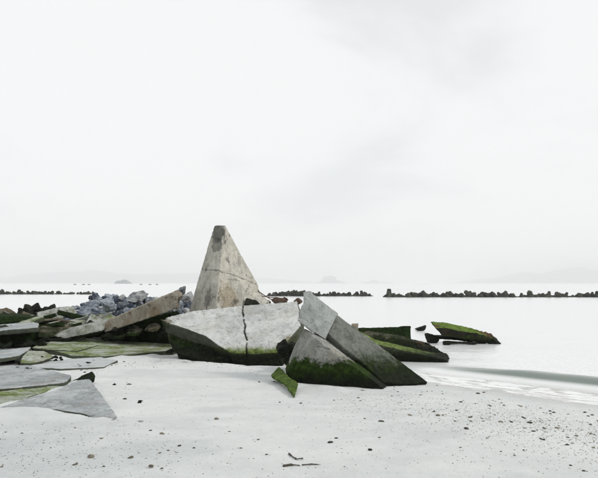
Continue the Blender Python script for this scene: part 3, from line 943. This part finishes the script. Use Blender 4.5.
flat('paving_plate', [(-24, 367.5), (0, 366.5), (28, 365), (45, 369), (71, 375), (70, 378.5), (64, 382.5), (52, 384), (0, 389), (-24, 391)],
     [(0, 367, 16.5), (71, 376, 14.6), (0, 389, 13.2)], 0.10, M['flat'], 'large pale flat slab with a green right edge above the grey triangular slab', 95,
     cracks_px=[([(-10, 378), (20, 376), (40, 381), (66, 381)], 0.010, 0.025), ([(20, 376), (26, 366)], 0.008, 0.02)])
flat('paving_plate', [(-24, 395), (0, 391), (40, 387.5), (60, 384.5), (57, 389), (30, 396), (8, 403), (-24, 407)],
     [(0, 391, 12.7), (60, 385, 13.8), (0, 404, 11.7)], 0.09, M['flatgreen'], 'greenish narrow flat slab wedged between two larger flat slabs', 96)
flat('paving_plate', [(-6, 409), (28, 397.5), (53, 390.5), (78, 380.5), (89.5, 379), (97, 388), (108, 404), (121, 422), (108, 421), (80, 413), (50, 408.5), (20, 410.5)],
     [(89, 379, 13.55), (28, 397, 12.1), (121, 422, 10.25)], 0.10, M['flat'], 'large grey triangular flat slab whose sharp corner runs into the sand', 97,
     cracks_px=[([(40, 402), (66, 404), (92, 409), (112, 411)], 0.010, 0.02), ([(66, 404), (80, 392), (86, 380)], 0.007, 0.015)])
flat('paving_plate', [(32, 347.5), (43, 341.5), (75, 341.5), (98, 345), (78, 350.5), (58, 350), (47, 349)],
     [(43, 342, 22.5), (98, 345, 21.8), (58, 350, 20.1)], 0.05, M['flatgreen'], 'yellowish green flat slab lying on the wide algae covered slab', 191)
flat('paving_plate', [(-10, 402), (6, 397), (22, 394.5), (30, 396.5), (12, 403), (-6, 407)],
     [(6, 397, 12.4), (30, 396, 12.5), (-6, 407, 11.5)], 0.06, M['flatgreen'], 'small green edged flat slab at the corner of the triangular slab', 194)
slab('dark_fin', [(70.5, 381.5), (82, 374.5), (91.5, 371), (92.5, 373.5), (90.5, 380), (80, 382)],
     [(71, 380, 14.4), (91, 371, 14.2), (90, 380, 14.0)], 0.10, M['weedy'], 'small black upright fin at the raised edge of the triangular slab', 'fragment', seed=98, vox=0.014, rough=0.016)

# jumble of thin broken pieces between the flat slabs and the rubble
jr = random.Random(41)
for i in range(36):
    x, y = jr.uniform(-14, 104), jr.uniform(316, 333)
    d = 25.6 - (y - 316) * 0.16 + jr.uniform(-0.3, 0.3)
    c0 = P(x, y, d)
    c0.z = max(0.18, min(c0.z, 0.85))
    k = jr.choice((3, 4, 4, 5))
    a0, rx, ry = jr.uniform(0, 6.28), jr.choice((0.4, 0.6, 0.8, 1.1, 1.3)), jr.uniform(0.14, 0.34)
    rot = Matrix.Rotation(jr.uniform(-0.5, 0.5), 3, 'X') @ Matrix.Rotation(jr.uniform(-0.4, 0.4), 3, 'Y') @ Matrix.Rotation(jr.uniform(-0.5, 0.5), 3, 'Z')
    th = jr.uniform(0.07, 0.18)
    top, bot = [], []
    for q in range(k):
        an = a0 + 6.283 * (q + jr.uniform(-0.25, 0.25)) / k
        v = Vector((math.cos(an) * rx, math.sin(an) * ry, 0))
        top.append(c0 + rot @ v)
        bot.append(c0 + rot @ (v + Vector((0, 0, -th))))
    me = voxel(prism_bm(top, bot), 0.022)
    weather(me, 0.022, 0.006, 0.25, 400 + i)
    b = rebase(me)
    kind = jr.choice(('flat', 'greyblock', 'weedy', 'beam', 'flatgreen', 'weedy', 'mossy'))
    o = new_obj('concrete_shard', me, M[kind])
    o.location = b
    what = {'flat': 'pale grey', 'greyblock': 'grey mottled', 'weedy': 'black weed covered', 'beam': 'brownish', 'flatgreen': 'green filmed', 'mossy': 'dark mossy'}[kind]
    tag(o, what + ' thin broken slab in the jumble beside the squared block', 'fragment', what + ' pieces of the jumble')

# ------------------------------------------------------------------ rocks
def rock_mesh(seed, sub=4, cuts=16, flat_=1.0, rough=0.11):
    rnd = random.Random(seed)
    bm = bmesh.new()
    bmesh.ops.create_icosphere(bm, subdivisions=sub, radius=1.0)
    pl = []
    for _ in range(cuts):
        n = Vector((rnd.gauss(0, 1), rnd.gauss(0, 1), rnd.gauss(0, 1))).normalized()
        pl.append((n, rnd.uniform(0.46, 0.82)))
    for v in bm.verts:
        for n, d in pl:
            k = v.co.dot(n)
            if k > d:
                v.co -= n * (k - d)
    me = bpy.data.meshes.new('rock')
    bm.to_mesh(me); bm.free()
    co = coords(me)
    n = normals(me)
    co = co + n * (rough * fbm(co, 1.7, 5, seed, 0.6))[:, None]
    co[:, 2] *= flat_
    set_coords(me, co)
    me.polygons.foreach_set('use_smooth', [True] * len(me.polygons))
    me.set_sharp_from_angle(angle=math.radians(24))
    return me


ROCKM = {
    'blue': rock_mat('rock_blue_grey', (0.31, 0.345, 0.385), (0.045, 0.057, 0.080), (0.014, 0.018, 0.028), 0.35, 0.75),
    'pale': rock_mat('rock_pale', (0.40, 0.41, 0.41), (0.13, 0.14, 0.15), (0.04, 0.04, 0.045), -9, 0.6),
    'dark': rock_mat('rock_weed_shade', (0.030, 0.031, 0.022), (0.009, 0.010, 0.007), (0.006, 0.008, 0.005), 0.5),  # near-black weed, dark enough to serve as shade in gaps
    'red': rock_mat('rock_reddish', (0.12, 0.085, 0.065), (0.05, 0.036, 0.03), (0.03, 0.02, 0.02), -9),
}
ROCKS = {}
for kk, mm in ROCKM.items():
    ROCKS[kk] = []
    for i in range(6):
        me = rock_mesh(100 + i * 7 + len(kk) * 13, 4, 14 + i * 3, random.uniform(0.7, 0.95))
        me.materials.append(mm)
        ROCKS[kk].append(me)


def rock(name, loc, r, kind, label, group, cat='rock'):
    o = new_obj(name, random.choice(ROCKS[kind]), None)
    o.location = loc
    o.scale = (r * random.uniform(0.85, 1.35), r * random.uniform(0.85, 1.3), r * random.uniform(0.7, 1.05))
    o.rotation_euler = (random.uniform(-0.5, 0.5), random.uniform(-0.5, 0.5), random.uniform(0, 6.28))
    tag(o, label, cat, group)
    return o


# rubble heap between the beam and the standing remnant: a long mound, rocks on its skin
crest = [(52, 309), (66, 306), (78, 301.5), (88, 296.5), (96, 291.5), (104, 291), (112, 292), (124, 294), (132, 291.5), (138, 289.5), (146, 292), (160, 294), (174, 292), (181, 290), (190, 292), (200, 296), (226, 303)]
cxs, cys = [c[0] for c in crest], [c[1] for c in crest]
placed = []
tries = 0
while len(placed) < 285 and tries < 20000:
    tries += 1
    px = random.uniform(52, 222)
    v = 0.85 * random.random() ** 1.4              # 0 at the crest, 1 at the front foot
    d = 28.5 - 4.6 * v + random.uniform(-0.2, 0.2)
    dc = 28.5
    zc = EYE - (np.interp(px, cxs, cys) - HY) / F * dc
    r = random.choice((0.09, 0.11, 0.13, 0.15, 0.18, 0.21, 0.26))
    z = (zc - 0.26) * (1 - v ** 1.15) + 0.35 * r       # bedded on the heap's core
    p = Vector(((px - CX) / F * d, d, z))
    if any((p - q).length < 0.58 * (r + rq) for q, rq in placed):
        continue
    placed.append((p, r))
    pale = random.random() < (0.25 if px < 150 else 0.55)
    if pale:
        rock('rubble_rock', p, r, 'pale', 'pale angular rubble rock in the heap behind the diagonal beam', 'pale rocks of the rubble heap')
    else:
        rock('rubble_rock', p, r, 'blue', 'blue-grey angular rubble rock in the heap behind the diagonal beam', 'blue-grey rocks of the rubble heap')
# the core of that heap, so no daylight shows between the rocks
core = []
for px in np.linspace(56, 218, 26):
    zc = EYE - (np.interp(px, cxs, cys) - HY) / F * 28.5
    core.append(((px - CX) / F * 28.5, zc))
cx_ = np.array([c[0] for c in core]); cz_ = np.array([c[1] for c in core])
V = np.linspace(-1.2, 1.05, 40)
Xg, Vg = np.meshgrid(np.linspace(cx_[0] - 1.2, cx_[-1] + 0.6, 90), V, indexing='ij')
zc = np.interp(Xg, cx_, cz_)
edge_f = np.clip((Xg - (cx_[0] - 1.2)) / 1.2, 0, 1) * np.clip((cx_[-1] + 0.6 - Xg) / 0.6, 0, 1)
Zg = (zc - 0.22) * np.clip(1 - np.abs(Vg) ** 1.15, -0.2, 1) * edge_f - 0.05
Yg = 28.5 - 4.6 * Vg
pp = np.stack([Xg.ravel(), Yg.ravel(), Zg.ravel()], 1)
Zg = Zg + 0.14 * fbm(pp, 2.2, 4, 77).reshape(Zg.shape)
core_me = grid_mesh(Xg, Yg, Zg)
cb = rebase(core_me)
co_ = new_obj('rubble_core', core_me, ROCKM['blue'])
co_.location = cb
tag(co_, 'loose blue-grey gravel filling the inside of the rubble heap', 'rubble', kind='stuff')

# single boulders that stick out of the heap
for (x, y, d, r, kd, lb) in [
        (136.5, 297.0, 27.5, 0.42, 'pale', 'large pale peaked rock on top of the rubble heap'),
        (181.0, 291.5, 26.0, 0.30, 'pale', 'speckled pale rock on the heap next to the standing remnant'),
        (187.0, 298.0, 24.5, 0.34, 'pale', 'pale rock wedged between the beam end and the standing remnant'),
        (108.0, 305.0, 25.8, 0.36, 'blue', 'large dark blue boulder low on the rubble heap')]:
    rock('boulder', P(x, y, d), r, kd, lb, None)
# dark weedy rocks against the water, left of the squared block
for (x, y, r) in [(21, 309.5, 0.20), (26, 308, 0.22), (30, 306.8, 0.24), (36, 306.8, 0.24), (41, 308.5, 0.22), (46, 307.5, 0.26), (52, 306.5, 0.24), (33, 311, 0.3), (45, 311.5, 0.3), (24, 312, 0.25)]:
    rock('dark_rock', P(x, y + 2, 30), r * 1.1, 'dark', 'black weedy rock in the low row beside the squared block', 'black rocks by the squared block')
# reddish rubble right of the standing remnant
for i in range(13):
    x = random.uniform(262, 303)
    rock('reddish_rock', P(x, 299 + random.uniform(0, 3) + abs(x - 275) * 0.04, random.uniform(25, 27)), random.uniform(0.09, 0.17), 'red',
         'reddish brown rubble rock between the standing remnant and the leaning slab', 'reddish rubble behind the tilted slab')
# dark weedy rocks around the slabs, many added only to blacken shaded gaps
spots = []
for i in range(44):                                  # under the diagonal beam and the tilted slab's broken end
    x = random.uniform(104, 178)
    y = np.interp(x, [104, 130, 178], [332, 328, 326]) + random.uniform(0, 9)
    spots.append((x, y, random.uniform(22.4, 23.6), random.uniform(0.10, 0.26)))
for i in range(16):                                  # below the lower edge of the tilted slab
    x = random.uniform(166, 278)
    y = np.interp(x, [166, 200, 230, 278], [350, 357, 361, 361]) + random.uniform(-2, 2)
    spots.append((x, y, random.uniform(18.6, 19.1), random.uniform(0.06, 0.16)))
for i in range(26):                                  # in the gaps beneath the flat slabs
    x = random.uniform(-16, 44)
    spots.append((x, random.uniform(342, 349), random.uniform(20.8, 22.6), random.uniform(0.12, 0.2)))
for i in range(24):                                  # hollow between the tilted plate and the wedge block
    spots.append((random.uniform(282, 304), random.uniform(344, 363), random.uniform(16.2, 17.8), random.uniform(0.13, 0.21)))
for i in range(16):
    spots.append((random.uniform(24, 62), random.uniform(356, 361.5), random.uniform(17.7, 18.5), random.uniform(0.04, 0.075)))
for i in range(10):
    x = random.uniform(-16, 26)
    spots.append((x, random.uniform(359, 365), random.uniform(17.5, 18.3), random.uniform(0.08, 0.12)))
for i in range(22):
    x = random.uniform(40, 96)
    spots.append((x, random.uniform(324, 334), random.uniform(23.6, 25.0), random.uniform(0.16, 0.3)))
for i in range(16):                                  # bed beneath the leftmost slabs
    spots.append((random.uniform(-20, 36), random.uniform(330, 337), random.uniform(22.4, 24.0), random.uniform(0.16, 0.28)))
SPOT = [('under the diagonal beam',) * 44, ('below the tilted plate',) * 16, ('in the gap behind the narrow pale flat slab',) * 26,
        ('between the tilted plate and the wedge block',) * 24, ('under the triangular greenish flat slab',) * 16, ('in the gap before the narrow pale flat slab',) * 10, ('behind the pale edged slab',) * 22, ('under the thick pale slab',) * 16]
SPOT = [q for k in SPOT for q in k]
for (x, y, d, r), where in zip(spots, SPOT):
    p = P(x, y, d)
    p.z = max(min(p.z, 0.75), 0.02)
    rock('dark_rock', p, r, 'dark', 'dark weedy rock added to deepen the shade ' + where, 'weedy shade rocks ' + where)

# rusty reinforcing bars at the foot of the standing remnant
rust, _n, _b, _o3 = nmat('rusty_steel')
_b.inputs['Base Color'].default_value = (0.11, 0.05, 0.03, 1)
_b.inputs['Roughness'].default_value = 0.9


def bar(pts, r):
    bm = bmesh.new()
    for a, b in zip(pts[:-1], pts[1:]):
        cone_bm(bm, a, b, r, r, 6)
    me = bpy.data.meshes.new('bar'); bm.to_mesh(me); bm.free()
    return me


for pts in ([P(262, 296, 22), P(270, 297.5, 21.6), P(279, 298.2, 21.4), P(287, 301, 21.2)],
            [P(258, 291, 22.3), P(263, 294.5, 22.0), P(271, 299.5, 21.8)]):
    me = bar(pts, 0.014)
    b = rebase(me)
    o = new_obj('reinforcing_bar', me, rust)
    o.location = b
    tag(o, 'thin rusty bar sticking out at the foot of the standing remnant', 'steel bar', 'rusty bars')

# ------------------------------------------------------------------ litter on the sand
peb_m = rock_mat('pebble', (0.24, 0.215, 0.165), (0.04, 0.038, 0.032), (0.02, 0.02, 0.018))
PEB = []
for i in range(5):
    me = rock_mesh(300 + i, 2, 9, random.uniform(0.45, 0.7), 0.12)
    me.materials.append(peb_m)
    PEB.append(me)


def peb_spot():
    k = random.random()
    if k < 0.60:                                    # drift line below the tide mark on the right
        x = 612 - abs(random.gauss(0, 160))
        if x < 330:
            x = random.uniform(330, 606)
        y = np.interp(x, [395, 500, 600], [392, 402, 420]) + random.gauss(0, 8) + abs(random.gauss(0, 18))
    elif k < 0.70:                                  # wrack along the foot of the slabs
        x = random.uniform(84, 262)
        y = np.interp(x, [84, 120, 170, 262], [369, 362, 357, 366]) + abs(random.gauss(0, 4))
    elif k < 0.80:                                  # scattered stones near the camera on the left
        x = random.uniform(-6, 180)
        y = random.triangular(408, 482, 455)
    else:
        x = random.uniform(-6, 604)
        y = random.uniform(378, 482)
    return x, y


def sand_ok(q):
    return s_of(q.x, q.y) < -0.15 and q.y > 6.5


n = 0
while n < 230:
    x, y = peb_spot()
    if y < (355 if 84 < x < 262 else 376) or (x < 84 and y < 424) or (x < 310 and 280 < x and y < 398) or (300 <= x < 432 and y < 387):
        continue
    q = ground(x, y)
    if not sand_ok(q):
        continue
    r = random.choice((0.009, 0.011, 0.014, 0.018, 0.023, 0.030)) * (1.0 + 0.02 * max(0, q.y - 9))
    o = new_obj('pebble', random.choice(PEB), None)
    o.location = (q.x, q.y, q.z + r * random.uniform(-0.1, 0.2))
    o.scale = (r * random.uniform(0.9, 1.7), r * random.uniform(0.9, 1.4), r)
    o.rotation_euler = (0, 0, random.uniform(0, 6.28))
    tag(o, 'small pebble lying loose on the pale sand', 'pebble', 'pebbles strewn on the beach')
    n += 1

# chips broken off the flat slabs
for i in range(26):
    x, y = random.uniform(2, 150), random.uniform(352, 424)
    if y > 396 + 0.25 * x and x < 100:
        continue
    q = ground(x, y)
    r = random.uniform(0.03, 0.075)
    o = new_obj('concrete_chip', random.choice(ROCKS[random.choice(('pale', 'pale', 'dark'))]), None)
    o.location = (q.x, q.y, q.z + r * 0.1 + (0.10 if x < 112 and y < 398 else 0.0))
    o.scale = (r * random.uniform(0.9, 1.8), r, r * 0.5)
    o.rotation_euler = (0, 0, random.uniform(0, 6.28))
    tag(o, 'small angular chip of concrete among the flat slabs', 'fragment', 'chips among the flat slabs')

# finer grit and shell crumbs as one mass
bmg = bmesh.new()
src = bmesh.new(); src.from_mesh(PEB[0])
base_v = [v.co.copy() for v in bmesh.ops.create_icosphere(bmg, subdivisions=1, radius=1.0)['verts']]
bmg.free(); src.free()
ico = bmesh.new(); bmesh.ops.create_icosphere(ico, subdivisions=1, radius=1.0)
iv = np.array([v.co[:] for v in ico.verts]); ifc = [tuple(v.index for v in f.verts) for f in ico.faces]
ico.free()
gv, gf, gq = [], [], []
cnt = 0
while cnt < 3900:
    x, y = peb_spot()
    if y < (355 if 84 < x < 262 else 372) or (x < 84 and y < 424):
        continue
    q = P(x, y, EYE * F / (y - HY))
    if s_of(q.x, q.y) > -0.1:
        continue
    r = random.uniform(0.003, 0.0085) * (1.0 + 0.03 * max(0, q.y - 9))
    a = random.uniform(0, 6.28)
    ca, sa = math.cos(a), math.sin(a)
    w = iv * np.array([r * random.uniform(0.8, 2.0), r, r * 0.6]) * (1 + 0.25 * NPR.randn(len(iv), 1))
    w = np.stack([w[:, 0] * ca - w[:, 1] * sa, w[:, 0] * sa + w[:, 1] * ca, w[:, 2]], 1)
    k0 = len(gv) * len(iv)
    gv.append(w)
    gq.append((q.x, q.y))
    gf.extend([tuple(i + k0 for i in f) for f in ifc])
    cnt += 1
gq = np.array(gq)
gz = sand_z(gq[:, 0], gq[:, 1])
gv = (np.array(gv) + np.concatenate([gq, gz[:, None]], 1)[:, None, :]).reshape(-1, 3)
grit = new_obj('grit', mesh_from(gv, gf, True), peb_m)
tag(grit, 'fine dark grit and shell crumbs strewn over the sand', 'grit', kind='stuff')

# driftwood and weed in the foreground
wood, ntw, bsw, _o4 = nmat('driftwood')
gw = G(ntw)
pw = gw.n('ShaderNodeNewGeometry').outputs['Position']
gw.put(bsw.inputs['Base Color'], gw.mix(gw.noise(pw, 40.0, 5, 0.7), (0.02, 0.018, 0.015), (0.10, 0.085, 0.065)))
bsw.inputs['Roughness'].default_value = 0.9


def stick(px_pts, r, label, name='driftwood_stick', cat='driftwood'):
    pts = []
    for x, y in px_pts:
        q = ground(x, y)
        pts.append(q + Vector((0, 0, r * 0.7 + random.uniform(0, r))))
    bm = bmesh.new()
    for i, (a, b) in enumerate(zip(pts[:-1], pts[1:])):
        k = 1 - 0.5 * i / len(pts)
        cone_bm(bm, a, b, r * k, r * k * 0.85, 8)
    me = voxel(bm, r * 0.4)
    co = coords(me)
    set_coords(me, co + normals(me) * (r * 0.35 * fbm(co, 22.0, 3, 5))[:, None])
    b = rebase(me)
    o = new_obj(name, me, wood)
    o.location = b
    tag(o, label, cat)


stick([(283, 467), (291, 466), (300, 466.5)], 0.013, 'thick dark driftwood piece lying in front of the curled weed')
stick([(302, 466), (311, 465.2), (321, 465.5)], 0.007, 'long thin dark driftwood twig on the sand')
stick([(289, 454.5), (293, 458), (297, 460.5), (303, 460)], 0.011, 'curled dark weed stem standing up from the sand', 'weed_stem', 'seaweed')
for (x, y, r, lb) in [(91, 457.5, 0.036, 'larger brown stone on the sand below the triangular slab'),
                      (216.5, 419.5, 0.030, 'larger brown stone on open sand below the tilted slab'),
                      (151, 467, 0.026, 'flat tan stone at the bottom of the beach'),
                      (370, 450.5, 0.024, 'single tan stone on bare sand below the leaning slab')]:
    q = ground(x, y)
    o = new_obj('beach_stone', PEB[1], None)
    o.location = (q.x, q.y, q.z + r * 0.3)
    o.scale = (r * 1.2, r, r)
    tag(o, lb, 'stone')

# ------------------------------------------------------------------ haze over the water
hz = bmesh.new()
bmesh.ops.create_cube(hz, size=1.0)
hme = bpy.data.meshes.new('haze'); hz.to_mesh(hme); hz.free()
hm = bpy.data.materials.new('sea_haze')
hm.use_nodes = True
hnt = hm.node_tree
hnt.nodes.clear()
ho = hnt.nodes.new('ShaderNodeOutputMaterial')
hv = hnt.nodes.new('ShaderNodeVolumePrincipled')
hv.inputs['Color'].default_value = (1.0, 1.0, 1.0, 1)
hv.inputs['Density'].default_value = 1.0 / 2600.0
hv.inputs['Anisotropy'].default_value = 0.93
hnt.links.new(hv.outputs['Volume'], ho.inputs['Volume'])
haze = new_obj('haze', hme, hm)
haze.scale = (21000, 21000, 212)
haze.location = (0, 0, 103.0)
tag(haze, 'thin pale sea haze', kind='stuff')
